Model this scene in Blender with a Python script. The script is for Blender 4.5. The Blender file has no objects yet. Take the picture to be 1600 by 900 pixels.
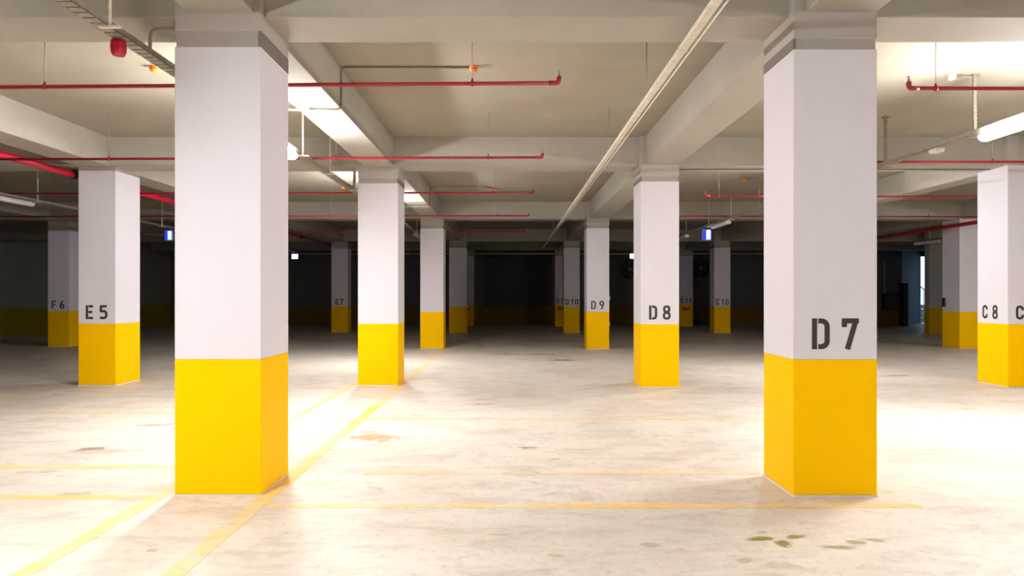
import bpy, bmesh, math, random
from mathutils import Vector, Matrix

random.seed(7)
C = bpy.context.scene.collection
SC = bpy.context.scene

# ------------------------------------------------------------------ camera
EYE = 1.474
F = 1100.0
cd = bpy.data.cameras.new('camera')
cd.sensor_width = 36.0
cd.lens = 36.0 * F / 1600.0
cd.shift_x = 3.0 / 1600.0
cd.shift_y = 10.0 / 1600.0
cd.clip_start = 0.05
cd.clip_end = 200
cam = bpy.data.objects.new('camera', cd)
cam.location = (0, 0, EYE)
cam.rotation_euler = (math.pi / 2, 0, 0)
C.objects.link(cam)
SC.camera = cam

# ------------------------------------------------------------------ world, exposure
w = bpy.data.worlds.new('daylight')
SC.world = w
w.use_nodes = True
bg = w.node_tree.nodes['Background']
bg.inputs[0].default_value = (0.58, 0.80, 1.0, 1)
bg.inputs[1].default_value = 0.27
SC.view_settings.view_transform = 'Standard'
SC.view_settings.look = 'None'
SC.view_settings.exposure = 2.75
SC.view_settings.gamma = 1.0
SC.view_settings.use_curve_mapping = False
LAMP_POWER = 54.0
LAMP_COL = (1.0, 0.985, 1.0)

# ------------------------------------------------------------------ materials
def rgb(h):
    def f(c):
        c /= 255.0
        return c / 12.92 if c <= 0.04045 else ((c + 0.055) / 1.055) ** 2.4
    return (f(h[0]), f(h[1]), f(h[2]), 1.0)

def new_mat(name):
    m = bpy.data.materials.new(name)
    m.use_nodes = True
    nt = m.node_tree
    return m, nt, nt.nodes['Principled BSDF']

def N(nt, typ, **kw):
    n = nt.nodes.new(typ)
    for k, v in kw.items():
        setattr(n, k, v)
    return n

def pos_vec(nt, scale=(1, 1, 1)):
    g = N(nt, 'ShaderNodeNewGeometry')
    mp = N(nt, 'ShaderNodeMapping')
    mp.inputs['Scale'].default_value = scale
    nt.links.new(g.outputs['Position'], mp.inputs['Vector'])
    return mp.outputs['Vector']

def noise(nt, vec, scale, detail=6, rough=0.6, dist=0.0):
    n = N(nt, 'ShaderNodeTexNoise')
    n.inputs['Scale'].default_value = scale
    n.inputs['Detail'].default_value = detail
    n.inputs['Roughness'].default_value = rough
    n.inputs['Distortion'].default_value = dist
    nt.links.new(vec, n.inputs['Vector'])
    return n.outputs['Fac']

def ramp(nt, fac, stops):
    r = N(nt, 'ShaderNodeValToRGB')
    e = r.color_ramp.elements
    e[0].position, e[0].color = stops[0][0], stops[0][1]
    e[1].position, e[1].color = stops[-1][0], stops[-1][1]
    for p, c in stops[1:-1]:
        x = e.new(p)
        x.color = c
    nt.links.new(fac, r.inputs['Fac'])
    return r.outputs['Color']

def mixc(nt, fac, a, b, mode='MIX'):
    m = N(nt, 'ShaderNodeMix', data_type='RGBA', blend_type=mode)
    for sock, v in ((m.inputs['Factor'], fac), (m.inputs['A'], a), (m.inputs['B'], b)):
        if isinstance(v, (int, float)):
            sock.default_value = v
        elif isinstance(v, tuple):
            sock.default_value = v
        else:
            nt.links.new(v, sock)
    # Mix node has several sockets of the same name, pick the colour ones
    return m.outputs['Result']

def mixrgb(nt, fac, a, b, mode='MIX'):
    m = N(nt, 'ShaderNodeMixRGB', blend_type=mode)
    for i, v in enumerate((fac, a, b)):
        s = m.inputs[i]
        if isinstance(v, (int, float, tuple)):
            s.default_value = v
        else:
            nt.links.new(v, s)
    return m.outputs['Color']

def math_(nt, op, a, b=None, clamp=False):
    m = N(nt, 'ShaderNodeMath', operation=op, use_clamp=clamp)
    for i, v in enumerate((a, b)):
        if v is None:
            continue
        if isinstance(v, (int, float)):
            m.inputs[i].default_value = v
        else:
            nt.links.new(v, m.inputs[i])
    return m.outputs[0]

def bump(nt, b, h, strength, dist=0.01):
    n = N(nt, 'ShaderNodeBump')
    n.inputs['Strength'].default_value = strength
    n.inputs['Distance'].default_value = dist
    nt.links.new(h, n.inputs['Height'])
    nt.links.new(n.outputs['Normal'], b.inputs['Normal'])

def plain(name, col, rough=0.6, metal=0.0, var=0.06, scale=9, emit=None, power=0.0, bmp=0.0):
    m, nt, b = new_mat(name)
    v = pos_vec(nt)
    f = noise(nt, v, scale)
    lo = tuple(c * (1 - var) for c in col[:3]) + (1,)
    hi = tuple(min(1, c * (1 + var)) for c in col[:3]) + (1,)
    nt.links.new(ramp(nt, f, [(0.3, lo), (0.7, hi)]), b.inputs['Base Color'])
    b.inputs['Roughness'].default_value = rough
    b.inputs['Metallic'].default_value = metal
    if bmp:
        bump(nt, b, f, bmp)
    if emit:
        b.inputs['Emission Color'].default_value = emit
        b.inputs['Emission Strength'].default_value = power
    return m

def painted(name, col, rough=0.55, dirt=(0.6, 0.55, 0.48, 1), amount=0.12):
    """painted concrete: slight mottling, board marks and faint dirt"""
    m, nt, b = new_mat(name)
    big = noise(nt, pos_vec(nt, (1, 1, 0.5)), 1.3, 5, 0.6)
    fine = noise(nt, pos_vec(nt, (1, 1, 1)), 28, 6, 0.7)
    streak = noise(nt, pos_vec(nt, (6, 6, 0.35)), 2.0, 4, 0.6)
    c = ramp(nt, big, [(0.3, tuple(x * 0.95 for x in col[:3]) + (1,)), (0.7, col)])
    c = mixrgb(nt, math_(nt, 'MULTIPLY', streak, amount), c, tuple(col[i] * dirt[i] for i in range(3)) + (1,))
    c = mixrgb(nt, math_(nt, 'MULTIPLY', fine, amount * 0.7), c, tuple(col[i] * 0.72 for i in range(3)) + (1,))
    nt.links.new(c, b.inputs['Base Color'])
    b.inputs['Roughness'].default_value = rough
    b.inputs['Specular IOR Level'].default_value = 0.04 if 'yellow' in name else 0.4
    bump(nt, b, fine, 0.18, 0.004)
    return m

def ceiling_mat(name, col):
    m, nt, b = new_mat(name)
    v = pos_vec(nt)
    big = noise(nt, v, 0.8, 6, 0.65, 0.3)
    fine = noise(nt, v, 16, 6, 0.7)
    boards = noise(nt, pos_vec(nt, (0.3, 5, 5)), 1.6, 3, 0.5)
    c = ramp(nt, big, [(0.3, tuple(x * 0.86 for x in col[:3]) + (1,)), (0.7, tuple(min(1, x * 1.06) for x in col[:3]) + (1,))])
    c = mixrgb(nt, math_(nt, 'MULTIPLY', boards, 0.22), c, tuple(x * 0.7 for x in col[:3]) + (1,))
    c = mixrgb(nt, math_(nt, 'MULTIPLY', fine, 0.14), c, tuple(x * 0.6 for x in col[:3]) + (1,))
    nt.links.new(c, b.inputs['Base Color'])
    b.inputs['Roughness'].default_value = 0.75
    bump(nt, b, fine, 0.2, 0.006)
    return m

# floor colour shared by the floor and by the worn spots of the line paint
STAINS = [  # x, y, half x, half y, angle, strength, colour
    (-1.42, 7.25, 0.26, 0.16, -0.15, 0.75, (0.42, 0.24, 0.08)),
    (-1.50, 7.55, 0.14, 0.07, 0.1, 0.55, (0.40, 0.26, 0.12)),
    (0.17, 6.76, 0.085, 0.055, 0.0, 0.9, (0.22, 0.18, 0.10)),
    (0.40, 6.30, 0.06, 0.03, 0.1, 0.6, (0.28, 0.24, 0.18)),
    (0.22, 5.82, 0.03, 0.03, 0.0, 0.6, (0.28, 0.24, 0.18)),
    (-1.02, 5.36, 0.07, 0.035, -0.5, 0.5, (0.35, 0.28, 0.22)),
    (-0.38, 9.45, 0.20, 0.06, 0.0, 0.7, (0.30, 0.22, 0.20)),
    (-0.36, 9.85, 0.17, 0.05, 0.0, 0.5, (0.30, 0.22, 0.20)),
    (1.20, 15.8, 0.30, 0.14, 0.0, 0.85, (0.13, 0.09, 0.06)),
    (0.72, 17.3, 0.42, 0.14, 0.05, 0.65, (0.13, 0.09, 0.06)),
    (-0.10, 17.4, 0.35, 0.16, 0.0, 0.6, (0.13, 0.09, 0.06)),
    (4.25, 6.9, 0.2, 0.05, 0.3, 0.25, (0.4, 0.33, 0.25)),
    (7.0, 12.8, 0.26, 0.10, 0.0, 0.7, (0.2, 0.15, 0.12)),
    (-4.0, 6.72, 0.13, 0.075, 0.1, 0.8, (0.25, 0.15, 0.08)),
    (-3.85, 6.6, 0.34, 0.10, 0.1, 0.35, (0.3, 0.22, 0.15)),
    (-3.95, 7.95, 0.25, 0.07, 0.3, 0.6, (0.25, 0.18, 0.12)),
    (-3.2, 5.2, 0.13, 0.06, 0.0, 0.5, (0.35, 0.3, 0.22)),
    (-3.9, 5.85, 0.22, 0.05, 0.15, 0.45, (0.35, 0.28, 0.2)),
    (1.62, 4.17, 0.05, 0.06, 0.0, 0.95, (0.24, 0.20, 0.04)),
    (1.51, 4.24, 0.09, 0.035, 0.2, 0.95, (0.24, 0.20, 0.04)),
    (1.74, 4.28, 0.055, 0.03, 0.3, 0.95, (0.24, 0.20, 0.04)),
    (1.57, 4.36, 0.04, 0.025, 0.0, 0.5, (0.33, 0.28, 0.12)),
    (1.90, 4.10, 0.09, 0.035, 0.0, 0.75, (0.24, 0.20, 0.05)),
    (2.05, 4.18, 0.06, 0.03, 0.0, 0.65, (0.24, 0.20, 0.05)),
    (2.18, 4.23, 0.07, 0.03, -0.1, 0.65, (0.24, 0.20, 0.05)),
    (1.48, 3.82, 0.11, 0.05, -0.2, 0.4, (0.33, 0.28, 0.15)),
    (1.30, 3.90, 0.04, 0.03, 0.0, 0.5, (0.3, 0.26, 0.18)),
    (0.27, 3.97, 0.06, 0.03, -0.5, 0.5, (0.36, 0.31, 0.14)),
    (0.83, 4.14, 0.05, 0.03, -0.2, 0.5, (0.30, 0.28, 0.14)),
    (-0.06, 4.32, 0.08, 0.015, 0.0, 0.5, (0.3, 0.26, 0.2)),
    (-2.05, 4.05, 0.03, 0.03, 0.6, 0.6, (0.3, 0.26, 0.2)),
    (1.2, 7.45, 0.14, 0.03, 0.0, 0.4, (0.35, 0.28, 0.22)),
]
def floor_group():
    g = bpy.data.node_groups.new('concrete_floor_colour', 'ShaderNodeTree')
    g.interface.new_socket('Color', in_out='OUTPUT', socket_type='NodeSocketColor')
    g.interface.new_socket('Height', in_out='OUTPUT', socket_type='NodeSocketFloat')
    nt = g
    out = N(nt, 'NodeGroupOutput')
    v = pos_vec(nt)
    big = noise(nt, v, 0.55, 7, 0.62, 0.6)
    mid = noise(nt, pos_vec(nt, (1.0, 2.2, 1)), 1.9, 8, 0.7, 0.8)
    fine = noise(nt, pos_vec(nt, (1, 1, 1)), 13, 8, 0.75, 0.3)
    c = ramp(nt, big, [(0.28, (0.58, 0.50, 0.41, 1)), (0.5, (0.68, 0.61, 0.525, 1)), (0.72, (0.75, 0.70, 0.62, 1))])
    c = mixrgb(nt, ramp(nt, mid, [(0.48, (0, 0, 0, 1)), (0.75, (0.7, 0.7, 0.7, 1))]), c, (0.40, 0.31, 0.23, 1))
    c = mixrgb(nt, ramp(nt, fine, [(0.52, (0, 0, 0, 1)), (0.75, (0.6, 0.6, 0.6, 1))]), c, (0.36, 0.29, 0.2, 1))
    # thin meandering hairline cracks and scratches
    wv = noise(nt, v, 0.9, 5, 0.6, 1.6)
    crack = math_(nt, 'ABSOLUTE', math_(nt, 'SUBTRACT', wv, 0.53))
    crack = ramp(nt, crack, [(0.0, (0.35, 0.35, 0.35, 1)), (0.0035, (0, 0, 0, 1))])
    gate = ramp(nt, noise(nt, v, 1.1, 3, 0.5), [(0.52, (0, 0, 0, 1)), (0.62, (1, 1, 1, 1))])
    c = mixrgb(nt, mixrgb(nt, 1.0, crack, gate, 'MULTIPLY'), c, (0.25, 0.2, 0.15, 1))
    geo = N(nt, 'ShaderNodeNewGeometry')
    nz = N(nt, 'ShaderNodeTexNoise')
    nz.inputs['Scale'].default_value = 9
    nz.inputs['Detail'].default_value = 6
    nt.links.new(geo.outputs['Position'], nz.inputs['Vector'])
    for (x, y, a, b_, ang, s, col) in STAINS:
        sub = N(nt, 'ShaderNodeVectorMath', operation='SUBTRACT')
        nt.links.new(geo.outputs['Position'], sub.inputs[0])
        sub.inputs[1].default_value = (x, y, 0)
        rot = N(nt, 'ShaderNodeMapping', vector_type='TEXTURE')
        rot.inputs['Rotation'].default_value = (0, 0, ang)
        rot.inputs['Scale'].default_value = (a, b_, 1)
        nt.links.new(sub.outputs[0], rot.inputs['Vector'])
        ln = N(nt, 'ShaderNodeVectorMath', operation='LENGTH')
        nt.links.new(rot.outputs[0], ln.inputs[0])
        d = math_(nt, 'ADD', ln.outputs['Value'], math_(nt, 'MULTIPLY', math_(nt, 'SUBTRACT', nz.outputs['Fac'], 0.5), 3.2))
        k = math_(nt, 'MULTIPLY', math_(nt, 'SUBTRACT', 1.25, d, True), s * 1.6, True)
        c = mixrgb(nt, math_(nt, 'MINIMUM', k, s), c, tuple(col) + (1,))
    nt.links.new(c, out.inputs['Color'])
    nt.links.new(fine, out.inputs['Height'])
    return g
FG = floor_group()

def floor_mat(name, paint=None):
    m, nt, b = new_mat(name)
    g = N(nt, 'ShaderNodeGroup')
    g.node_tree = FG
    c = g.outputs['Color']
    if paint:
        v = pos_vec(nt)
        wear = noise(nt, v, 7, 8, 0.75)
        wide = noise(nt, v, 0.8, 3, 0.5)
        s = math_(nt, 'ADD', math_(nt, 'MULTIPLY', wear, 0.55), math_(nt, 'MULTIPLY', wide, 0.55))
        fac = ramp(nt, s, [(0.44, (paint[1],) * 3 + (1,)), (0.62, (paint[2],) * 3 + (1,))])
        c = mixrgb(nt, fac, c, paint[0])
    nt.links.new(c, b.inputs['Base Color'])
    b.inputs['Roughness'].default_value = 0.5
    b.inputs['Specular IOR Level'].default_value = 0.3
    bump(nt, b, g.outputs['Height'], 0.15, 0.004)
    return m

YEL = (1.0, 0.565, 0.0, 1)
M = {
    'floor': floor_mat('concrete_floor'),
    'line': floor_mat('worn_yellow_line', (YEL, 0.80, 0.22)),
    'line_faint': floor_mat('faded_yellow_line', ((0.90, 0.50, 0.06, 1), 0.6, 0.12)),
    'white': painted('white_painted_concrete', (0.72, 0.69, 0.745, 1)),
    'yellow': painted('yellow_painted_concrete', YEL, 0.5, (0.95, 0.85, 0.5, 1), 0.06),
    'ceil': ceiling_mat('ceiling_concrete', (0.355, 0.315, 0.242, 1)),
    'beam': ceiling_mat('beam_concrete', (0.42, 0.388, 0.325, 1)),
    'cap': ceiling_mat('column_head_concrete', (0.44, 0.41, 0.365, 1)),
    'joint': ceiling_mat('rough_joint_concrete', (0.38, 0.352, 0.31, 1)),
    'strip': ceiling_mat('painted_groove_shade', (0.20, 0.175, 0.14, 1)),  # darker concrete tone, stands in for grazing shade in the joint groove
    'foot': ceiling_mat('bare_concrete_edge', (0.75, 0.70, 0.62, 1)),
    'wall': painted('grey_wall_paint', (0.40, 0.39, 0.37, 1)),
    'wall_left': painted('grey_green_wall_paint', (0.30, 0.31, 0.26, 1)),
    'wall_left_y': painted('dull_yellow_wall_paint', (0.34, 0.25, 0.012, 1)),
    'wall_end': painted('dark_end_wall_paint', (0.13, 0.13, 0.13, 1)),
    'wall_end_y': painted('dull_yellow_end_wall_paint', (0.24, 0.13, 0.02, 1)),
    'wall_y': painted('wall_yellow_paint', (0.60, 0.34, 0.01, 1)),
    'black': plain('stencil_black', (0.028, 0.02, 0.018, 1), 0.6, 0, 0.2, 40),
    'red': plain('red_pipe_paint', (0.34, 0.010, 0.022, 1), 0.35, 0, 0.08, 6),
    'red_b': plain('bright_red_plastic', (0.55, 0.008, 0.03, 1), 0.35, 0, 0.05, 6),
    'redpaint': plain('red_arrow_paint', (0.55, 0.02, 0.02, 1), 0.5),
    'orange': plain('orange_plastic', (0.95, 0.22, 0.01, 1), 0.35, 0, 0.04, 6),
    'ivory': plain('ivory_plastic', (0.75, 0.72, 0.62, 1), 0.4),
    'galv': plain('galvanised_steel', (0.33, 0.305, 0.24, 1), 0.45, 0.35, 0.2, 20),
    'galv_l': plain('light_galvanised_steel', (0.74, 0.68, 0.56, 1), 0.45, 0.15, 0.15, 14),
    'conduit': plain('grey_conduit', (0.30, 0.27, 0.22, 1), 0.5, 0.2, 0.1, 14),
    'cable': plain('dark_cable_sheath', (0.10, 0.09, 0.06, 1), 0.6),
    'rod': plain('threaded_rod_steel', (0.35, 0.33, 0.28, 1), 0.5, 0.4),
    'lampbody': plain('white_lamp_housing', (0.75, 0.73, 0.68, 1), 0.4),
    'lamp_off': plain('unlit_lamp_diffuser', (0.78, 0.77, 0.74, 1), 0.3),
    'lamp_on': plain('lit_lamp_diffuser', (0.9, 0.9, 0.9, 1), 0.3, emit=LAMP_COL + (1,), power=LAMP_POWER),
    'dark': plain('dark_metal', (0.03, 0.03, 0.03, 1), 0.45, 0.3),
    'dgrey': plain('dark_grey_shutter', (0.055, 0.057, 0.06, 1), 0.6),
    'sign_body': plain('sign_housing', (0.35, 0.42, 0.5, 1), 0.4),
    'sign_w': plain('lit_white_sign_face', (0.8, 0.9, 1.0, 1), 0.4, emit=(0.72, 0.85, 1.0, 1), power=0.55),
    'sign_b': plain('lit_blue_sign_face', (0.02, 0.05, 0.6, 1), 0.4, emit=(0.02, 0.06, 1.0, 1), power=0.10),
    'sign_c': plain('lit_cyan_sign_face', (0.5, 0.9, 0.9, 1), 0.4, emit=(0.42, 0.93, 0.90, 1), power=0.55),
    'pale': plain('pale_plaster', (0.55, 0.6, 0.66, 1), 0.7),
    'blue': plain('daylight_tinted_plaster', (0.025, 0.10, 0.25, 1), 0.7),  # blue cast of the daylight is put into the plaster colour
    'block': plain('concrete_block', (0.42, 0.45, 0.42, 1), 0.9, 0, 0.3, 8),
    'ground': plain('outdoor_ground', (0.25, 0.28, 0.25, 1), 0.9, 0, 0.3, 3),
}

# ------------------------------------------------------------------ mesh helpers
def add_box(bm, x0, x1, y0, y1, z0, z1):
    vs = [bm.verts.new(p) for p in ((x0, y0, z0), (x1, y0, z0), (x1, y1, z0), (x0, y1, z0),
                                    (x0, y0, z1), (x1, y0, z1), (x1, y1, z1), (x0, y1, z1))]
    fs = []
    for f in ((3, 2, 1, 0), (4, 5, 6, 7), (0, 1, 5, 4), (1, 2, 6, 5), (2, 3, 7, 6), (3, 0, 4, 7)):
        fs.append(bm.faces.new([vs[i] for i in f]))
    return vs

def add_tube(bm, pts, r, n=10, cap=True):
    """tube swept along a polyline"""
    pts = [Vector(p) for p in pts]
    rings = []
    up = None
    for i, p in enumerate(pts):
        if i == 0:
            d = pts[1] - pts[0]
        elif i == len(pts) - 1:
            d = pts[-1] - pts[-2]
        else:
            d = (pts[i + 1] - p).normalized() + (p - pts[i - 1]).normalized()
        d.normalize()
        if up is None:
            up = Vector((0, 0, 1)) if abs(d.z) < 0.9 else Vector((1, 0, 0))
        a = d.cross(up)
        if a.length < 1e-4:
            up = Vector((1, 0, 0)) if abs(d.x) < 0.9 else Vector((0, 1, 0))
            a = d.cross(up)
        a.normalize()
        b = a.cross(d).normalized()
        up = b
        rr = r[i] if isinstance(r, (list, tuple)) else r
        rings.append([bm.verts.new(p + (a * math.cos(2 * math.pi * k / n) + b * math.sin(2 * math.pi * k / n)) * rr) for k in range(n)])
    for i in range(len(rings) - 1):
        for k in range(n):
            f = bm.faces.new((rings[i][k], rings[i][(k + 1) % n], rings[i + 1][(k + 1) % n], rings[i + 1][k]))
            f.smooth = True
    if cap:
        bm.faces.new(list(reversed(rings[0])))
        bm.faces.new(rings[-1])

def bend(p0, corner, p1, r, n=5):
    """points rounding a corner between two straight runs"""
    p0, c, p1 = Vector(p0), Vector(corner), Vector(p1)
    a = c + (p0 - c).normalized() * r
    b = c + (p1 - c).normalized() * r
    out = []
    for i in range(n + 1):
        t = i / n
        out.append((1 - t) ** 2 * a + 2 * t * (1 - t) * c + t * t * b)
    return out

def run(pts, r):
    out = [Vector(pts[0])]
    for i in range(1, len(pts) - 1):
        out += bend(pts[i - 1], pts[i], pts[i + 1], r)
    out.append(Vector(pts[-1]))
    return out

def add_lathe(bm, prof, centre, axis='Z', n=20):
    """prof = [(radius, height)] around an axis"""
    cx, cy, cz = centre
    rings = []
    for r, h in prof:
        ring = []
        for k in range(n):
            a = 2 * math.pi * k / n
            u, v = r * math.cos(a), r * math.sin(a)
            if axis == 'Z':
                p = (cx + u, cy + v, cz + h)
            elif axis == 'Y':
                p = (cx + u, cy + h, cz + v)
            else:
                p = (cx + h, cy + u, cz + v)
            ring.append(bm.verts.new(p))
        rings.append(ring)
    for i in range(len(rings) - 1):
        for k in range(n):
            f = bm.faces.new((rings[i][k], rings[i][(k + 1) % n], rings[i + 1][(k + 1) % n], rings[i + 1][k]))
            f.smooth = True
    bm.faces.new(rings[0])
    bm.faces.new(rings[-1])

def obj(name, bm, mat, parent=None, bevel=0.0):
    bmesh.ops.recalc_face_normals(bm, faces=bm.faces[:])
    me = bpy.data.meshes.new(name)
    bm.to_mesh(me)
    bm.free()
    me.materials.append(mat)
    o = bpy.data.objects.new(name, me)
    C.objects.link(o)
    if parent is not None:
        o.parent = parent
        o.matrix_parent_inverse = Matrix.Translation(-parent.location)
    if bevel:
        b = o.modifiers.new('bevel', 'BEVEL')
        b.width = bevel
        b.segments = 2
        b.limit_method = 'ANGLE'
    return o

def box(name, dims, mat, parent=None, bevel=0.0):
    bm = bmesh.new()
    add_box(bm, *dims)
    return obj(name, bm, mat, parent, bevel)

def tag(o, label=None, cat=None, group=None, kind=None):
    if label: o['label'] = label
    if cat: o['category'] = cat
    if group: o['group'] = group
    if kind: o['kind'] = kind
    return o

def thing(name, label, cat, loc, group=None, kind=None):
    o = bpy.data.objects.new(name, None)
    o.empty_display_size = 0.1
    C.objects.link(o)
    o.location = loc
    return tag(o, label, cat, group, kind)

# ------------------------------------------------------------------ setting
H_BEAM = EYE + 2.05      # underside of the beams
H_SLAB = EYE + 2.51      # underside of the slab
H_TRAY = EYE + 1.80

tag(box('floor', (-24, 26, -12, 36.2, -0.3, 0), M['floor']), 'pale worn concrete floor of the parking level', 'floor', kind='structure')
tag(box('ceiling', (-24, 26, -12, 36.2, H_SLAB, H_SLAB + 0.3), M['ceil']), 'bare beige concrete slab above the beams', 'ceiling', kind='structure')

def wall(name, dims, label, wains=None, mat='wall', wmat='wall_y'):
    o = tag(box(name, dims, M[mat]), label, 'wall', kind='structure')
    if wains:
        box('painted_dado', wains, M[wmat], o)
    return o
BK = 34.5
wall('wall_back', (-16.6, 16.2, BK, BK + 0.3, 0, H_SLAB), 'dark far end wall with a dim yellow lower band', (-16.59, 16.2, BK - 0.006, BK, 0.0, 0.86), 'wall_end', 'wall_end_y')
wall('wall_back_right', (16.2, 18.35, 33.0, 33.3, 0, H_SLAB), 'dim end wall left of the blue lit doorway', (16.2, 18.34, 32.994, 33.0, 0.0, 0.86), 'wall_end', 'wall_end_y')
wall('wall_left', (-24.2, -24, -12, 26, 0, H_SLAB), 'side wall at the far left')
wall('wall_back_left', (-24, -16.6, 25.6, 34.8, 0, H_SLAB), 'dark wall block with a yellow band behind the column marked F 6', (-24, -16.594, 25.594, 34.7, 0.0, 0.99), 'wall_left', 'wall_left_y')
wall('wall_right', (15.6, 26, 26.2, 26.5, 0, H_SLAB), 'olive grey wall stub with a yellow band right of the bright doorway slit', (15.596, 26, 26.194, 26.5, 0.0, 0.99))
wall('wall_side_right', (26, 26.2, -12, 36.2, 0, H_SLAB), 'side wall at the far right')
wall('wall_front', (-24, 26, -12.2, -12, 0, H_SLAB), 'wall behind the viewpoint')
# return between end wall and the recessed doorway, slanted wall with daylight blue put into its colour
wall('wall_return', (16.1, 16.2, 33.3, 36.2, 0, H_SLAB), 'short return wall behind the end wall')
bm = bmesh.new()
a = [(18.30, 33.3), (18.36, 33.0), (21.0, 36.0), (20.95, 36.2)]
lo = [bm.verts.new((x, y, 0)) for x, y in a]
hi = [bm.verts.new((x, y, H_SLAB)) for x, y in a]
bm.faces.new(lo); bm.faces.new(hi)
for i in range(4):
    bm.faces.new((lo[i], lo[(i + 1) % 4], hi[(i + 1) % 4], hi[i]))
tag(obj('wall_doorway', bm, M['blue']), 'slanted wall with daylight blue painted into it, beside the doorway slit', 'wall', kind='structure')
d = tag(box('door_1', (21.0, 24.2, 35.95, 36.2, 3.42, H_SLAB), M['dark']), 'dark lintel and posts around the doorway to the outside', 'door frame', kind='structure')
box('door_post', (21.36, 21.52, 35.95, 36.15, 0, 3.42), M['dark'], d)
box('door_post', (24.0, 24.2, 35.95, 36.15, 0, 3.42), M['dark'], d)
wall('wall_doorway_right', (24.2, 26, 36.0, 36.2, 0, H_SLAB), 'wall right of the outside doorway')
tag(box('ground', (10, 40, 36.2, 60, -0.3, -0.02), M['ground']), 'ground outside the doorway', 'ground', kind='structure')
bm = bmesh.new()
for r in range(4):
    for c in range(5):
        o_ = 0.2 if r % 2 else 0.0
        add_box(bm, 21.2 + c * 0.42 + o_, 21.6 + c * 0.42 + o_, 38.0, 38.3, -0.02 + r * 0.24, 0.2 + r * 0.24)
tag(obj('block_wall', bm, M['block']), 'stacked grey blocks outside the bright doorway slit', 'block wall')
t = thing('stair_handrail', 'slanted metal handrail outside the bright doorway slit', 'handrail', (22.8, 37.6, 0))
bm = bmesh.new(); add_tube(bm, [(21.7, 37.6, 2.05), (22.5, 37.6, 1.45)], 0.03); obj('rail', bm, M['sign_body'], t)
for x, z in ((21.75, 2.0), (22.1, 1.75), (22.45, 1.48)):
    bm = bmesh.new(); add_tube(bm, [(x, 37.6, -0.02), (x, 37.6, z)], 0.02); obj('post', bm, M['sign_body'], t)

# ---- beams
LB = {'L': (-2.35, -1.87), 'R': (2.15, 2.665), 'E': (-6.92, -6.41), 'F': (-12.95, -12.45), 'C': (8.05, 8.45), 'B': (12.25, 12.72)}
LN = {'L': 'over the row of unmarked columns left of centre', 'R': 'over the row of columns marked D', 'E': 'over the row of columns marked E',
      'F': 'over the column marked F 6 at the far left', 'C': 'over the row of columns marked C', 'B': 'over the unmarked column at the far right'}
for k, (x0, x1) in LB.items():
    tag(box('ceiling_beam', (x0, x1, -12, BK, H_BEAM + 0.004, H_SLAB + 0.01), M['beam'], bevel=0.006),
        'long concrete beam running away from the viewer ' + LN[k], 'beam', kind='structure')
ROWS = [-0.9, 5.21, 11.22, 19.08, 27.1, 32.5]
RN = ['above and behind the viewer', 'crossing over the two nearest columns, along the top of the photo', 'crossing over the column marked D 8',
      'crossing over the column marked D 9, where the lit area ends', 'dark, crossing over the column marked D 10', 'dark, crossing over the last row of columns']
for y, nm in zip(ROWS, RN):
    tag(box('ceiling_beam', (-24, 26, y, y + 0.52, H_BEAM, H_SLAB + 0.012), M['beam'], bevel=0.006), 'concrete cross beam ' + nm, 'beam', kind='structure')

# ------------------------------------------------------------------ floor markings
def marking(x0, x1, y0, y1, label, mat='line', z=0.0015):
    tag(box('floor_marking', (x0, x1, y0, y1, -0.001, z), M[mat]), label, 'floor marking', kind='structure')
marking(-1.83, -1.71, 1.0, 20.5, 'worn yellow line running into the depth just right of the nearest left column', 'line', 0.0025)
marking(-2.62, -2.51, 1.0, 14.0, 'worn yellow line running into the depth from the bottom left corner', 'line', 0.0025)
marking(-1.70, 2.85, 4.86, 4.955, 'orange yellow bay line in front of the column marked D 7', 'line', 0.0020)
marking(-1.2, 2.06, 5.76, 5.845, 'faint yellow bay line reaching the back of the column marked D 7', 'line_faint', 0.0020)
marking(-1.70, 3.0, 8.30, 8.41, 'faint yellow bay line halfway to the column marked D 8', 'line_faint', 0.0020)
marking(-9.0, -2.63, 5.06, 5.17, 'yellow bay line left of the nearest left column, nearer of the two', 'line', 0.0020)
marking(-9.0, -2.63, 5.96, 6.07, 'yellow bay line left of the nearest left column, farther of the two', 'line', 0.0020)
marking(-9.0, -2.63, 8.72, 8.84, 'faint orange bay line at the far left in front of the column marked E 5', 'line_faint', 0.0020)

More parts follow.
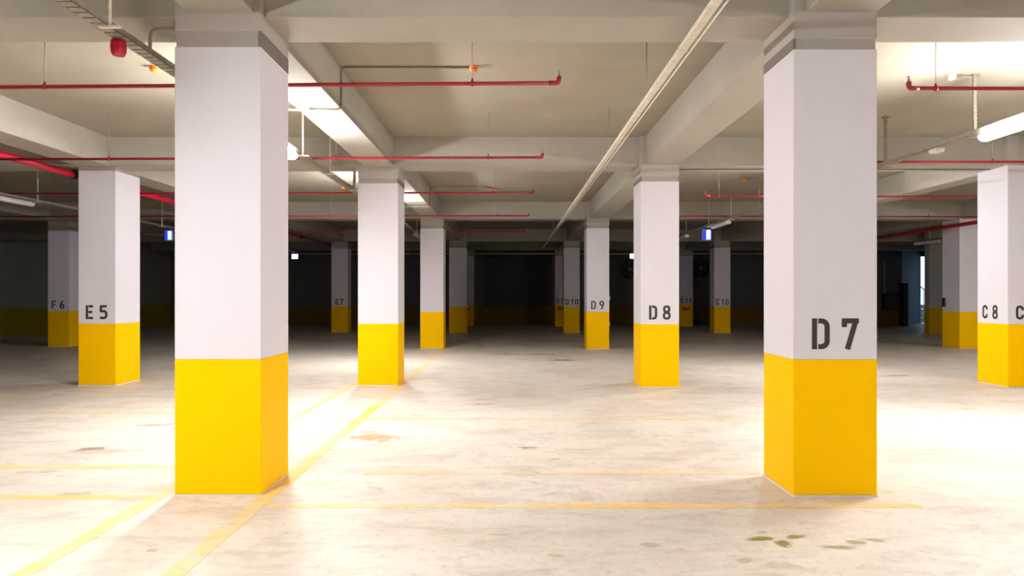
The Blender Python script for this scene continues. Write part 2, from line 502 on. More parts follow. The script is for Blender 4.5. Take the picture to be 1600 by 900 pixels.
# ------------------------------------------------------------------ stencil lettering
S = 0.165
def arc(cx, cy, rx, ry, a0, a1, n=6):
    return [(cx + rx * math.cos(math.radians(a0 + (a1 - a0) * i / n)), cy + ry * math.sin(math.radians(a0 + (a1 - a0) * i / n))) for i in range(n + 1)]
def ring(cx, cy, hx, hy, r, a=0, b=360):
    p = []
    for qx, qy, s in ((1, 1, 0), (-1, 1, 90), (-1, -1, 180), (1, -1, 270)):
        p += arc(cx + qx * (hx - r), cy + qy * (hy - r), r, r, s, s + 90, 4)
    return p + [p[0]]
GLYPH = {
    'D': [[(.083, 0), (.083, 1)], [(.205, .915)] + arc(.30, .735, .19, .18, 90, 0) + arc(.30, .265, .19, .18, 0, -90) + [(.205, .085)]],
    '7': [[(0, .918), (.55, .918)], [(.082, .72), (.082, .99)], [(.455, .93), (.18, 0)]],
    '8': [ring(.275, .735, .175, .182, .13), ring(.275, .28, .195, .198, .15)],
    '9': [ring(.275, .70, .195, .218, .16), [(.47, .70), (.44, .50), (.33, .22), (.21, 0)]],
    '6': [ring(.275, .30, .195, .218, .16), [(.08, .30), (.11, .50), (.22, .78), (.34, 1)]],
    '0': [[(.245, .915)] + arc(.24, .755, .16, .16, 90, 180) + arc(.24, .245, .16, .16, 180, 270) + [(.245, .085)],
          [(.305, .915)] + arc(.31, .755, .16, .16, 90, 0) + arc(.31, .245, .16, .16, 0, -90) + [(.305, .085)]],
    '1': [[(.33, 0), (.33, 1)], [(.33, .93), (.13, .76)]],
    '5': [[(.02, .918), (.50, .918)], [(.09, .97), (.09, .50)], [(.09, .535), (.26, .575)] + arc(.28, .39, .19, .18, 80, 0) + arc(.28, .27, .19, .19, 0, -90) + [(.02, .10)]],
    'E': [[(.083, 0), (.083, 1)], [(.2, .918), (.52, .918)], [(.2, .51), (.46, .51)], [(.2, .083), (.52, .083)]],
    'F': [[(.083, 0), (.083, 1)], [(.2, .918), (.52, .918)], [(.2, .50), (.46, .50)]],
    'C': [[(.47, .66), (.47, .76)] + arc(.275, .745, .195, .17, 10, 180) + arc(.275, .255, .195, .17, 180, 350) + [(.47, .25), (.47, .34)]],
}
def ribbon(bm, pts, w_, to3, th=0.002):
    pts = [Vector(p) for p in pts]
    q = [pts[0]]
    for p in pts[1:]:
        if (p - q[-1]).length > 0.004:
            q.append(p)
    pts = q
    closed = (pts[0] - pts[-1]).length < 0.01
    L = []
    for i, p in enumerate(pts):
        if closed:
            a_ = pts[i - 1] if i else pts[-2]
            b_ = pts[i + 1] if i < len(pts) - 1 else pts[1]
        else:
            a_ = pts[max(0, i - 1)]
            b_ = pts[min(len(pts) - 1, i + 1)]
        d1 = (p - a_).normalized() if (p - a_).length > 1e-6 else (b_ - p).normalized()
        d2 = (b_ - p).normalized() if (b_ - p).length > 1e-6 else d1
        t_ = (d1 + d2).normalized()
        n_ = Vector((-t_.y, t_.x))
        k = min(1.6, 1.0 / max(0.3, n_.dot(Vector((-d1.y, d1.x)))))
        L.append((p + n_ * w_ / 2 * k, p - n_ * w_ / 2 * k))
    V = [[bm.verts.new(to3(a_, 0)), bm.verts.new(to3(b_, 0)), bm.verts.new(to3(a_, th)), bm.verts.new(to3(b_, th))] for a_, b_ in L]
    for i in range(len(V) - 1):
        p, q = V[i], V[i + 1]
        bm.faces.new((p[2], q[2], q[3], p[3]))
        bm.faces.new((p[0], p[1], q[1], q[0]))
        bm.faces.new((p[0], q[0], q[2], p[2]))
        bm.faces.new((p[1], p[3], q[3], q[1]))
    bm.faces.new((V[0][0], V[0][2], V[0][3], V[0][1]))
    bm.faces.new((V[-1][0], V[-1][1], V[-1][3], V[-1][2]))

def lettering(parent, text, offs, face, x, y, z, h=0.225):
    """text with each character's left offset; face 'front' looks to -Y, face 'left' looks to -X"""
    for ch, u in zip(text, offs):
        bm = bmesh.new()
        def to3(p, d, u=u):
            if face == 'front':
                return (x + u + p[0] * h, y - 0.0005 - d, z + p[1] * h)
            return (x - 0.0005 - d, y - u - p[0] * h, z + p[1] * h)
        for i, st in enumerate(GLYPH[ch]):
            ribbon(bm, st, S, to3, 0.002 + 0.0004 * i)
        tag(obj('stencil_letter' if ch.isalpha() else 'stencil_digit', bm, M['black'], parent), 'black stencilled ' + ch)

def arrow(parent, x, y, z, s=0.3):
    bm = bmesh.new()
    pts = [(0, 0), (0.45, 0.32), (0.45, 0.12), (1, 0.12), (1, -0.12), (0.45, -0.12), (0.45, -0.32)]
    a_ = [bm.verts.new((x + u * s, y - 0.003, z + v * s)) for u, v in pts]
    b_ = [bm.verts.new((x + u * s, y - 0.0005, z + v * s)) for u, v in pts]
    bm.faces.new(a_); bm.faces.new(list(reversed(b_)))
    for i in range(len(pts)):
        bm.faces.new((a_[i], a_[(i + 1) % 7], b_[(i + 1) % 7], b_[i]))
    tag(obj('arrow_mark', bm, M['redpaint'], parent), 'red arrow pointing left')

# ------------------------------------------------------------------ columns
def column(x0, x1, y0, y1, label, band=1.0, j0=1.785, j1=1.86, text=None, offs=None, side=None, arr=False, joint=True):
    t = thing('concrete_column', label, 'column', ((x0 + x1) / 2, (y0 + y1) / 2, 0), kind='thing')
    zj0, zj1 = EYE + j0, EYE + j1
    g = 0.012
    box('footing', (x0 - 0.004, x1 + 0.004, y0 - 0.004, y1 + 0.004, -0.002, 0.014), M['foot'], t)
    box('yellow_base', (x0, x1, y0, y1, 0.014, band), M['yellow'], t, 0.006)
    box('white_shaft', (x0, x1, y0, y1, band, zj0), M['white'], t, 0.006)
    if not joint:
        zj1 = zj0
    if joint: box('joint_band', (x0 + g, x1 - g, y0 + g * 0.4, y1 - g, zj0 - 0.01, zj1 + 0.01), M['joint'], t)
    for xa, xb in () if not joint else (((x0 - 0.002, x0 + 0.02),) if x0 > 0 else ((x1 - 0.02, x1 + 0.002),)):  # inner side only: groove shade painted as a dark strip
        tag(box('groove_shade_strip', (xa, xb, y0 + 0.002, y1 - 0.004, zj0, zj1), M['strip'], t), 'dark strip of painted groove shade below the column head')
    box('column_head', (x0, x1, y0, y1, zj1, H_SLAB), M['cap'], t, 0.006)
    if text:
        lettering(t, text, offs, 'front', x0, y0, band + 0.075)
    if side:
        lettering(t, side[0], side[1], 'left', x0, y1, band + 0.075)
    if arr:
        arrow(t, x0 + 0.08, y0, band - 0.19, 0.4)
    return t
DX = (2.06, 2.67)
O2 = (0.135, 0.352)
O3 = (0.06, 0.26, 0.43)
OD = [(5.12, 5.72)]
column(-2.45, -1.82, 5.14, 5.78, 'massive yellow-footed white column left of centre, nearest and brightest, without lettering', j0=1.81, j1=1.925)
column(*DX, 5.12, 5.72, 'large white column with yellow base marked D 7', text='D7', offs=O2)
column(-2.45, -1.80, 11.33, 11.98, 'unmarked white column with yellow base, second in the left row of columns', j0=1.79, j1=1.87)
column(*DX, 11.12, 11.74, 'white column with yellow base marked D 8, beyond the D 7 column', text='D8', offs=O2)
column(-2.43, -1.80, 19.05, 19.65, 'thin unmarked column, third in the left row, where the lit area ends')
column(*DX, 18.95, 19.55, 'white column with yellow base marked D 9', text='D9', offs=(0.12, 0.345))
column(-2.33, -1.66, 26.9, 27.5, 'dim unmarked column with dull yellow base, just right of the third left-row column')
column(*DX, 27.0, 27.6, 'dim column marked D 10 left of the column marked D 9', text='D10', offs=O3)
column(-2.33, -1.66, 32.4, 33.0, 'very dark column end beside the dim unmarked one, with an arrow mark', arr=True)
column(*DX, 32.4, 33.0, 'very dark column with a red arrow half hidden behind the column marked D 10', text='D11', offs=O3, arr=True)
column(-6.96, -6.36, 11.35, 12.1, 'white column with yellow base marked E 5 at the left', text='E5', offs=(0.12, 0.345), j0=2.0, joint=False)
column(-6.93, -6.30, 27.3, 27.9, 'dim column marked E 7 seen between the two brightest left columns', text='E7', offs=(0.16, 0.34), joint=False)
column(-13.0, -12.4, 19.8, 20.5, 'dim column marked F 6 behind the column marked E 5', text='F6', offs=(0.11, 0.34), joint=False)
column(7.86, 8.46, 11.12, 11.84, 'white column marked C 8 on its side, cut by the right edge of the photo', text='C8', offs=(0.13, 0.35), side=('C8', (0.13, 0.37)), j0=2.04, joint=False)
column(7.80, 8.42, 26.9, 27.5, 'dim column marked C 10 between the columns marked D 8 and D 7', text='C10', offs=O3)
column(7.80, 8.42, 32.4, 33.0, 'very dark column with a red arrow just right of the column marked D 8', text='C11', offs=O3, arr=True)
cb = column(12.17, 12.80, 19.06, 19.82, 'unmarked column left of the C 8 column with olive shaded side and bright front', j0=2.04, joint=False)
# small boxes fixed to column sides
def small_box(name, dims, mat, label, cat):
    t = thing(name, label, cat, ((dims[0] + dims[1]) / 2, (dims[2] + dims[3]) / 2, dims[4]))
    x0, x1, y0, y1, z0, z1 = dims
    box('housing', dims, M[mat], t, 0.004)
    box('cover_rim', (x0 - 0.002, x1 - 0.012, y0 - 0.006, y0 + 0.002, z0 + 0.008, z1 - 0.008), M['rod'], t)
small_box('wall_socket', (2.668, 2.70, 11.3, 11.38, 1.37, 1.45), 'ivory', 'small white box on the right side of the column marked D 8', 'socket')
small_box('wall_socket', (2.668, 2.715, 19.1, 19.2, 1.32, 1.42), 'ivory', 'small white box high on the right side of the column marked D 9', 'socket')
small_box('wall_socket', (2.668, 2.715, 19.1, 19.2, 0.62, 0.72), 'ivory', 'small white box low on the right side of the column marked D 9', 'socket')
small_box('black_switch_box', (12.14, 12.1695, 19.65, 19.8, 1.13, 1.38), 'dark', 'small black box on the olive side of the unmarked right column', 'switch box')

# ------------------------------------------------------------------ red sprinkler pipes
def hanger(parent, x, y, z, r, top=H_SLAB):
    bm = bmesh.new()
    add_tube(bm, [(x, y, z + r + 0.015), (x, y, top)], 0.004, 6)
    add_lathe(bm, [(0.014, 0), (0.014, 0.01)], (x, y, top - 0.012), 'Z', 8)
    h = obj('hanger_rod', bm, M['rod'], parent)
    bm = bmesh.new()
    add_lathe(bm, [(r + 0.004, -0.014), (r + 0.008, -0.01), (r + 0.008, 0.01), (r + 0.004, 0.014)], (x, y, z), 'X', 12)
    add_tube(bm, [(x, y, z + r), (x, y, z + r + 0.03)], [0.014, 0.006], 8)
    obj('pipe_clamp', bm, M['red'], h)

def branch(x0, z0, x1, z1, y, label, hangers, end=+1, rad=0.018):
    t = thing('sprinkler_pipe', label, 'pipe', (x0, y, z0), 'red sprinkler branch pipes under the ceiling')
    xe = x1 if end > 0 else x0
    ze = z1 if end > 0 else z0
    s = 1 if end > 0 else -1
    a_ = (x0, y, z0) if end > 0 else (x1, y, z1)
    bm = bmesh.new()
    add_tube(bm, [a_, (xe - s * 0.05, y, ze)], rad, 12)
    obj('pipe_run', bm, M['red'], t)
    bm = bmesh.new()
    add_tube(bm, run([(xe - s * 0.09, y, ze), (xe, y, ze), (xe, y, ze + 0.055)], 0.035), rad * 1.28, 12)
    e = obj('elbow', bm, M['red'], t)
    bm = bmesh.new()
    add_tube(bm, [(xe, y, ze + 0.055), (xe, y, ze + 0.075), (xe, y, ze + 0.078), (xe, y, ze + 0.105), (xe, y, ze + 0.106), (xe, y, ze + 0.110)],
             [0.013, 0.013, 0.006, 0.005, 0.018, 0.018], 10)
    tag(obj('sprinkler_head', bm, M['rod'], t), 'small metal sprinkler head')
    for hx in hangers:
        f = (hx - x0) / (x1 - x0)
        hanger(t, hx, y, z0 + (z1 - z0) * f, rad)
    return t
XM = -7.15
def X_(px, d): return (px - 797) * d / F
zl = EYE + 1.845
zr = EYE + 1.90
branch(XM, zl, 0.44, zr, 6.33, 'nearest red pipe, ending in an upturned elbow at upper centre', [X_(70, 6.33), X_(738, 6.33)])
branch(XM, zl + 0.03, 0.45, zr, 9.77, 'second red pipe from the viewer, passing over the second left-row column', [X_(171, 9.77), X_(525, 9.77), X_(763, 9.77)])
branch(-14.0, zl + 0.03, 0.45, zr, 13.15, 'third red pipe from the viewer, crossing the bay behind the second left-row column', [X_(83, 13.15), X_(384 + 220, 13.15), X_(772, 13.15)])
branch(-14.0, zl + 0.03, 0.45, zr, 17.0, 'fourth red pipe from the viewer, before the beam ending the lit area', [X_(517, 17.0), X_(776, 17.0)])
branch(-14.0, zl + 0.03, 0.45, zr, 21.4, 'dim red pipe in the unlit bay beyond the column marked D 9', [-1.2])
XR = 11.9
branch(X_(1420, 6.49), EYE + 1.90, XR, EYE + 1.88, 6.49, 'near red pipe at upper right with its elbow beside the D 7 column', [X_(1462, 6.49), 9.0], -1)
branch(3.75, EYE + 1.90, XR, EYE + 1.90, 10.1, 'red pipe at right passing in front of the C 8 column head', [X_(1551, 10.1), 10.5], -1)
branch(X_(1102, 13.6), EYE + 1.90, XR, EYE + 1.88, 13.6, 'red pipe whose elbow shows between the columns marked D 8 and D 7', [X_(1123, 13.6), X_(1412, 13.6)], -1)
branch(3.6, EYE + 1.90, XR, EYE + 1.88, 17.1, 'farthest thin red pipe of the lit right bays, passing behind D 8 and D 7', [X_(1127, 17.1), X_(1451, 17.1)], -1)

def main_pipe(x, z, r, label, couplings, y0=-4, y1=31):
    t = thing('sprinkler_main', label, 'pipe', (x, y0, z))
    bm = bmesh.new()
    add_tube(bm, [(x, y0, z), (x, y1, z)], r, 18)
    obj('pipe_run', bm, M['red_b'], t)
    for y in couplings:
        bm = bmesh.new()
        add_lathe(bm, [(r + 0.002, -0.05), (r + 0.016, -0.045), (r + 0.016, 0.045), (r + 0.002, 0.05)], (x, y, z), 'Y', 18)
        c = obj('coupling', bm, M['dark'], t)
        bm = bmesh.new()
        add_tube(bm, [(x, y, z + r), (x, y, H_SLAB)], 0.006, 6)
        obj('hanger_rod', bm, M['rod'], t)
main_pipe(XM, EYE + 1.965, 0.055, 'thick bright red water main running past the column marked E 5', [4.0, 11.55, 16.5, 24.0])
main_pipe(11.9, EYE + 1.84, 0.05, 'thick dull red water main running into the depth at right', [5.0, 16.0, 22.0, 28.5])

# ------------------------------------------------------------------ cable trays
def ladder_tray(x, y0, y1, z, w_, label):
    t = thing('cable_tray', label, 'cable tray', (x, y0, z))
    bm = bmesh.new()
    for s in (-1, 1):
        xs = sorted((x + s * w_ / 2, x + s * (w_ / 2 - 0.004)))
        add_box(bm, xs[0], xs[1], y0, y1, z, z + 0.045)
    y = y0 + 0.05
    while y < y1:
        add_box(bm, x - w_ / 2, x + w_ / 2, y, y + 0.070, z, z + 0.004)
        y += 0.085
    obj('tray_channel', bm, M['galv'], t)
    for i, (dx, r) in enumerate(((-0.022, 0.009), (0.004, 0.011), (0.028, 0.008))):
        bm = bmesh.new()
        pts = []
        yy = y0
        while yy < y1:
            pts.append((x + dx + 0.006 * math.sin(yy * 1.7 + i), yy, z + 0.015 + r * 0.3 * math.sin(yy * 2.3 + i)))
            yy += 0.5
        add_tube(bm, pts, r, 6)
        obj('cable', bm, M['cable'], t)
    return t
def strut(parent, x, y, z, ribbed=True, top=H_SLAB, mat='galv_l', w_=0.016):
    bm = bmesh.new()
    if ribbed:
        zz = z
        k = 0
        while zz < top - 0.02:
            ww = w_ if k % 2 else w_ * 0.72
            add_box(bm, x - ww, x + ww, y - 0.010, y + 0.010, zz, min(top - 0.02, zz + 0.022))
            zz += 0.022
            k += 1
        add_box(bm, x - w_ * 1.7, x + w_ * 1.7, y - 0.03, y + 0.03, top - 0.025, top)
    else:
        add_tube(bm, [(x, y, z), (x, y, top)], w_ * 0.6, 8)
        add_box(bm, x - w_, x + w_, y - w_, y + w_, top - 0.012, top)
    s = obj('hanger_strut', bm, M[mat], parent)
    bm = bmesh.new()
    add_box(bm, x - 0.075, x + 0.075, y - 0.018, y + 0.018, z - 0.012, z)
    obj('cross_bracket', bm, M[mat], parent)
XL, XRT, XFL, XFR = -2.74, 5.25, -9.25, 14.0
t = ladder_tray(XL, -6, 31, H_TRAY, 0.10, 'cable tray with lamps below it, running left of the unmarked column row')
for y, rb in ((4.72, False), (9.12, False), (10.5, False), (12.15, True), (15.9, False), (17.9, False), (20.2, False), (23.5, False), (27.5, False)):
    strut(t, XL + 0.055, y, H_TRAY, rb, w_=0.02 if not rb else 0.026)
t = ladder_tray(XRT, -6, 31, H_TRAY, 0.10, 'cable tray with lamps below it, running right of the column marked D 7')
for y, rb in ((3.2, False), (8.04, True), (9.95, True), (14.7, True), (16.9, False), (18.8, False), (21.2, False), (25.0, False), (29.0, False)):
    strut(t, XRT + 0.055, y, H_TRAY, rb, w_=0.022 if rb else 0.016, mat='conduit' if rb else 'galv_l')
t = ladder_tray(XFL, -4, 31, H_TRAY, 0.10, 'dim cable tray at the far left behind the column marked E 5')
for y in (6.0, 13.7, 15.3, 18.6, 22.5, 27.0):
    strut(t, XFL + 0.055, y, H_TRAY, False, w_=0.026)
t = ladder_tray(XFR, -4, 25.5, H_TRAY, 0.10, 'dim cable tray at the far right beyond the C 8 column')
for y in (8.0, 15.0, 20.9, 23.6):
    strut(t, XFR + 0.055, y, H_TRAY, False, w_=0.026)
# slim closed trunking over the driving lane
t = thing('cable_trunking', 'pale slim cable trunking running diagonally through the upper centre of the photo', 'cable trunking', (1.36, -6, EYE + 1.9))
bm = bmesh.new()
add_box(bm, 1.325, 1.380, -6, 29, EYE + 1.905, EYE + 1.945)
yy = -5.5
while yy < 29:
    add_box(bm, 1.321, 1.384, yy, yy + 0.04, EYE + 1.901, EYE + 1.948)
    yy += 1.0
obj('trunking_body', bm, M['galv_l'], t)
bm = bmesh.new(); add_tube(bm, [(1.412, -6, EYE + 1.905), (1.412, 29, EYE + 1.905)], 0.006, 8); obj('conduit', bm, M['galv_l'], t)
for y in (1.5, 4.3, 6.97, 9.6, 12.6, 16.4, 22.0):
    bm = bmesh.new()
    add_tube(bm, [(1.352, y, EYE + 1.945), (1.352, y, H_SLAB)], 0.005, 6)
    add_box(bm, 1.332, 1.372, y - 0.02, y + 0.02, H_SLAB - 0.012, H_SLAB)
    obj('hanger_rod', bm, M['rod'], t)
# transverse conduits in the dark end bay
t = thing('cable_conduit', 'thin pale conduit crossing the dark end bay below the last beam', 'conduit', (0, 31.3, EYE + 1.82))
bm = bmesh.new(); add_tube(bm, [(-10, 31.3, EYE + 1.80), (14, 31.3, EYE + 1.80)], 0.022, 8); obj('conduit_run', bm, M['galv_l'], t)
for x in (-8, -4.5, -0.55, 3.4, 6.6, 11):
    bm = bmesh.new(); add_tube(bm, [(x, 31.3, EYE + 1.80), (x, 31.3, H_SLAB)], 0.014, 6); obj('hanger_rod', bm, M['rod'], t)
t = thing('cable_conduit', 'conduit clipped under the cross beam right of the D 8 column', 'conduit', (2.7, 11.56, H_BEAM))
bm = bmesh.new(); add_tube(bm, [(2.68, 11.5, H_BEAM - 0.012), (7.84, 11.5, H_BEAM - 0.012)], 0.011, 8); obj('conduit_run', bm, M['galv'], t)
for x in (2.95, 4.4, 6.0):
    box('clip', (x - 0.015, x + 0.015, 11.48, 11.52, H_BEAM - 0.026, H_BEAM), M['galv'], t)

# ------------------------------------------------------------------ lamps
def lamp(x, y0, y1, lit, label):
    z = H_TRAY - 0.012
    t = thing('ceiling_lamp', label, 'lamp', (x, (y0 + y1) / 2, z))
    bm = bmesh.new()
    add_box(bm, x - 0.03, x + 0.03, y0, y1, z - 0.022, z)
    obj('lamp_housing', bm, M['lampbody'], t, 0.003)
    bm = bmesh.new()
    # rounded trough diffuser
    prof = [(0.060, 0.0), (0.072, -0.02), (0.062, -0.05), (0.03, -0.070), (-0.03, -0.070), (-0.062, -0.05), (-0.072, -0.02), (-0.060, 0.0)]
    r0 = [bm.verts.new((x + u, y0 + 0.02, z - 0.022 + v)) for u, v in prof]
    r1 = [bm.verts.new((x + u, y1 - 0.02, z - 0.022 + v)) for u, v in prof]
    bm.faces.new(r0); bm.faces.new(r1)
    for i in range(8):
        bm.faces.new((r0[i], r0[(i + 1) % 8], r1[(i + 1) % 8], r1[i]))
    obj('diffuser', bm, M['lamp_on' if lit else 'lamp_off'], t)
    for ye in (y0, y1 - 0.02):
        bm = bmesh.new()
        r0 = [bm.verts.new((x + u * 1.06, ye, z - 0.022 + v * 1.06)) for u, v in prof]
        r1 = [bm.verts.new((x + u * 1.06, ye + 0.02, z - 0.022 + v * 1.06)) for u, v in prof]
        bm.faces.new(r0); bm.faces.new(r1)
        for i in range(8):
            bm.faces.new((r0[i], r0[(i + 1) % 8], r1[(i + 1) % 8], r1[i]))
        obj('end_cap', bm, M['lampbody'], t)
    return t
lamp(XL, 7.45, 8.85, True, 'glaring lamp end seen at the right edge of the nearest left column')
lamp(XL, 14.2, 15.3, True, 'lit lamp hidden behind the second column of the left row')
lamp(XL, 1.4, 2.8, True, 'lit lamp above the viewer, left side')
lamp(XRT, 6.4, 7.8, True, 'glaring long lamp at the upper right edge of the photo')
lamp(XRT, 12.75, 13.45, True, 'lit lamp hidden behind the column marked D 7')
lamp(XFR, 11.6, 13.4, True, 'lit lamp outside the right edge, lighting the unmarked right column')
lamp(XRT, -0.6, 0.8, True, 'lit lamp above the viewer, right side')
lamp(XL, 20.4, 21.8, False, 'unlit lamp in the dark bay left of the third left-row column')
lamp(XRT, 16.95, 18.2, False, 'unlit white lamp just left of the D 7 column, before the blue sign')
lamp(XRT, 20.9, 22.2, False, 'unlit lamp beyond the blue sign right of the column marked D 8')
lamp(XFL, 12.2, 13.6, False, 'unlit lamp at the far left edge under the dim tray')
lamp(XFR, 19.5, 20.8, False, 'unlit lamp at far right, nearer of two in the dark bay')
lamp(XFR, 23.0, 24.3, False, 'unlit lamp at far right, farther of two in the dark bay')

# ------------------------------------------------------------------ lit emergency signs
def sign(x, y, label, faces, w_=0.21, h=0.26, turn=0.0):
    z0 = H_TRAY - 0.06 - h
    t = thing('emergency_sign', label, 'sign', (x, y, z0))
    box('sign_box', (x - w_ / 2, x + w_ / 2, y - 0.03, y + 0.03, z0, z0 + h), M['sign_body'], t, 0.006)
    box('sign_face', (x - w_ / 2 + 0.01, x + w_ / 2 - 0.01, y - 0.036, y - 0.030, z0 + 0.01, z0 + h - 0.01), M[faces[0]], t)
    if len(faces) > 1:
        box('pictogram', (x - w_ * 0.05, x + w_ * 0.38, y - 0.040, y - 0.036, z0 + 0.03, z0 + h - 0.03), M[faces[1]], t)
    bm = bmesh.new()
    for dx in (-0.06, 0.06):
        add_tube(bm, [(x + dx, y, z0 + h), (x + dx * 0.5, y, H_TRAY - 0.0005)], 0.008, 6)
    obj('bracket', bm, M['rod'], t)
sign(X_(1104, 18.8), 18.8, 'small glowing blue and white sign between the columns marked D 8 and D 7', ('sign_b', 'sign_w'), 0.24, 0.30)
sign(X_(264, 19.1), 19.1, 'small glowing blue and white sign beside the nearest left column', ('sign_b', 'sign_w'), 0.22, 0.28)
sign(X_(461, 30.3), 30.3, 'tiny glowing white sign in the dark between the two brightest left columns', ('sign_w',), 0.28, 0.22)
sign(X_(990, 30.0), 30.0, 'tiny glowing cyan sign at the left edge of the D 8 column', ('sign_c',), 0.34, 0.22)

# ------------------------------------------------------------------ smoke detectors with conduits
def detector(x, y, mat, label, pts, light=False, zoff=0.0):
    t = thing('smoke_detector', label, 'smoke detector', (x, y, H_SLAB))
    bm = bmesh.new()
    add_lathe(bm, [(0.050, 0.0), (0.050, -0.016), (0.040, -0.022)], (x, y, H_SLAB + zoff), 'Z', 20)
    obj('base_plate', bm, M[mat], t)
    bm = bmesh.new()
    add_lathe(bm, [(0.044, -0.022), (0.044, -0.04), (0.030, -0.058), (0.012, -0.062)], (x, y, H_SLAB + zoff), 'Z', 20)
    obj('sensor_cap', bm, M[mat], t)
    if pts:
        bm = bmesh.new()
        add_tube(bm, run(pts, 0.06), 0.0125, 8)
        obj('conduit', bm, M['conduit'], t)
        for i in range(len(pts) - 1):
            a_, b_ = Vector(pts[i]), Vector(pts[i + 1])
            n = max(1, int((b_ - a_).length / 0.42))
            for k in range(n):
                p = a_ + (b_ - a_) * (k + 0.6) / n
                box('clip', (p.x - 0.017, p.x + 0.017, p.y - 0.017, p.y + 0.017, p.z - 0.017, p.z + 0.017), M['conduit'], t)
    return t
zc = H_SLAB - 0.014
zb = H_BEAM - 0.014
xs = -1.87 + 0.016
detector(-0.40, 7.75, 'orange', 'orange detector at the end of a bent conduit in the upper centre', [(XL + 0.05, 7.75, zb), (xs, 7.75, zb), (xs, 7.75, zc), (-0.45, 7.75, zc)])
detector(-3.92, 7.75, 'orange', 'orange detector on the ceiling left of the nearest left column', None)
detector(-0.34, 16.7, 'orange', 'distant orange detector left of the trunking, above the third red pipe end', [(XL + 0.05, 16.3, zb), (xs, 16.3, zb), (xs, 16.3, zc), (-0.6, 16.3, zc), (-0.36, 16.65, zc)])
detector(X_(536, 16.4), 16.4, 'orange', 'distant orange detector by the tray, left of the second left-row column', None)
detector(X_(1487, 8.04), 8.04, 'ivory', 'white detector on the ceiling at upper right', [(XRT + 0.03, 8.04, zc - 0.01), (X_(1487, 8.04) + 0.04, 8.04, zc)])
detector(X_(1163, 15.25), 15.25, 'orange', 'orange detector seen between the columns marked D 8 and D 7', [(5.4, 15.25, H_TRAY + 0.03), (5.4, 15.25, zc), (X_(1163, 15.25) + 0.05, 15.25, zc)])
# conduit from the left tray to the nearest column
t = thing('cable_conduit', 'bent dark conduit rising from the tray to the nearest left column', 'conduit', (XL, 5.25, H_TRAY))
bm = bmesh.new(); add_tube(bm, run([(XL + 0.03, 5.3, H_TRAY + 0.02), (XL + 0.03, 5.3, EYE + 2.0), (-2.452, 5.3, EYE + 2.0)], 0.07), 0.013, 8); obj('conduit_run', bm, M['conduit'], t)
box('clip', (-2.52, -2.50, 5.28, 5.32, EYE + 1.98, EYE + 2.05), M['conduit'], t)
t = thing('junction_box', 'small white junction box on the tray at upper right', 'junction box', (5.3, 8.7, H_TRAY))
box('housing', (5.215, 5.325, 8.62, 8.78, H_TRAY - 0.045, H_TRAY - 0.001), M['lampbody'], t, 0.008)
box('lid', (5.225, 5.315, 8.63, 8.77, H_TRAY - 0.051, H_TRAY - 0.045), M['lampbody'], t, 0.003)

# ------------------------------------------------------------------ red siren
t = thing('alarm_siren', 'dark red alarm siren hanging under the cable tray at upper left', 'siren', (XL - 0.02, 4.98, H_TRAY))
bm = bmesh.new()
add_lathe(bm, [(0.040, 0.055), (0.050, 0.045), (0.053, 0.0), (0.049, -0.035), (0.040, -0.055), (0.030, -0.058)], (XL - 0.03, 4.98, EYE + 1.745), 'Z', 20)
obj('siren_body', bm, M['red_b'], t)
bm = bmesh.new()
add_lathe(bm, [(0.0545, 0.0), (0.0545, 0.005)], (XL - 0.03, 4.98, EYE + 1.735), 'Z', 20)
obj('seam_ring', bm, M['red'], t)

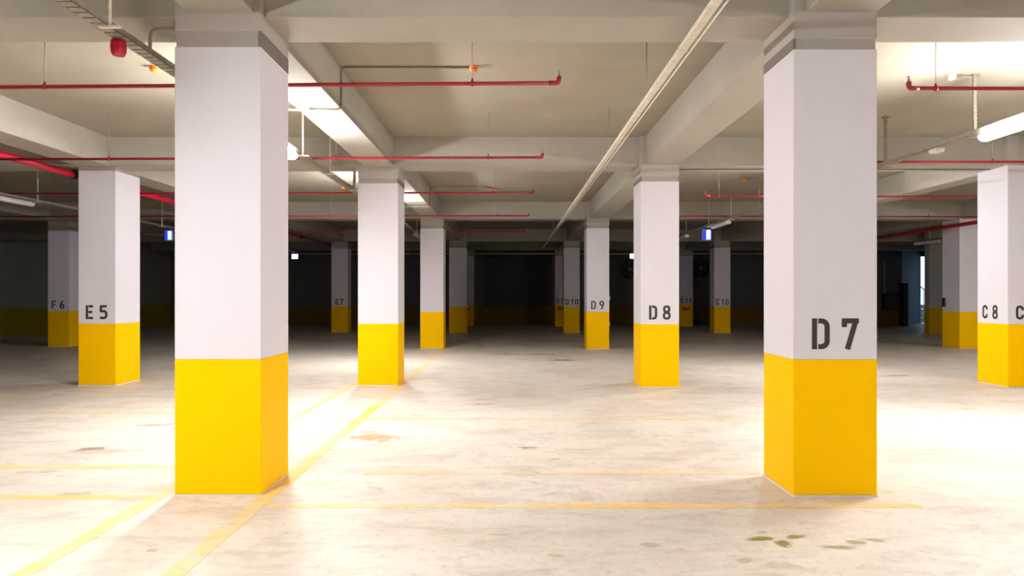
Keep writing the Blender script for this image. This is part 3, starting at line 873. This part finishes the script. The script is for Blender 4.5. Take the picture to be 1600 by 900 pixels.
# ------------------------------------------------------------------ wall fans
def fan(x, z, label, r=0.45):
    t = thing('wall_fan', label, 'fan', (x, BK, z))
    y = BK - 0.20
    bm = bmesh.new()
    n = 32
    ra = []
    for (rr, yy) in ((r, y), (r, BK), (r - 0.06, BK), (r - 0.06, y)):
        ra.append([bm.verts.new((x + rr * math.cos(2 * math.pi * k / n), yy, z + rr * math.sin(2 * math.pi * k / n))) for k in range(n)])
    for i in range(4):
        for k in range(n):
            bm.faces.new((ra[i][k], ra[i][(k + 1) % n], ra[(i + 1) % 4][(k + 1) % n], ra[(i + 1) % 4][k]))
    obj('fan_housing', bm, M['dark'], t)
    bm = bmesh.new()
    add_lathe(bm, [(0.10, 0.14), (0.10, 0.02), (0.06, 0.0)], (x, y, z), 'Y', 20)
    tag(obj('hub', bm, M['rod'], t), 'pale fan hub')
    for k in range(6):
        a0 = 2 * math.pi * k / 6
        bm = bmesh.new()
        vs = []
        for rr, da, yy in ((0.09, -0.25, y + 0.05), (r - 0.08, -0.12, y + 0.04), (r - 0.08, 0.32, y + 0.10), (0.09, 0.45, y + 0.10)):
            vs.append((x + rr * math.cos(a0 + da), yy, z + rr * math.sin(a0 + da)))
        f = [bm.verts.new(v) for v in vs]
        g = [bm.verts.new((v[0], v[1] + 0.008, v[2])) for v in vs]
        bm.faces.new(f); bm.faces.new(list(reversed(g)))
        for i in range(4):
            bm.faces.new((f[i], f[(i + 1) % 4], g[(i + 1) % 4], g[i]))
        obj('blade', bm, M['dark'], t)
fan(5.86, EYE + 1.22, 'dark round fan with pale hub at the left edge of the D 8 column')
fan(9.30, EYE + 1.28, 'dark round fan between the D 8 and C 10 columns')

# ------------------------------------------------------------------ things at the end walls
t = thing('roller_shutter', 'large dark grey shutter on the end wall between the two column rows', 'shutter', (0.15, BK, 0))
bm = bmesh.new()
zz = 0.88
while zz < 3.2:
    add_box(bm, -1.15, 1.95, BK - 0.045, BK - 0.008, zz, zz + 0.085)
    zz += 0.095
obj('slat_curtain', bm, M['dgrey'], t)
for x in (-1.25, 1.95):
    box('guide_rail', (x, x + 0.1, BK - 0.07, BK - 0.001, 0.87, 3.3), M['dark'], t)
box('shutter_box', (-1.25, 2.05, BK - 0.30, BK - 0.001, 3.2, 3.42), M['dark'], t)
t = thing('electrical_cabinet', 'black wall cabinet with a cable above it, left of the blue lit wall', 'cabinet', (17.75, 33.0, 0.72))
box('cabinet_body', (17.42, 18.15, 32.75, 32.994, 0.76, 1.53), M['dark'], t, 0.01)
box('cabinet_door', (17.46, 18.11, 32.735, 32.75, 0.80, 1.49), M['dgrey'], t)
bm = bmesh.new(); add_tube(bm, [(17.5, 32.9, 1.53), (17.5, 32.9, 3.0)], 0.02, 8); obj('cable_duct', bm, M['galv_l'], t)
t = thing('narrow_locker', 'narrow dark upright locker against the blue lit wall', 'locker', (18.42, 32.8, 0))
box('locker_body', (18.22, 18.44, 32.6, 32.99, 0, 2.0), M['dark'], t, 0.006)
box('locker_door', (18.235, 18.425, 32.59, 32.6, 0.06, 1.95), M['dgrey'], t)
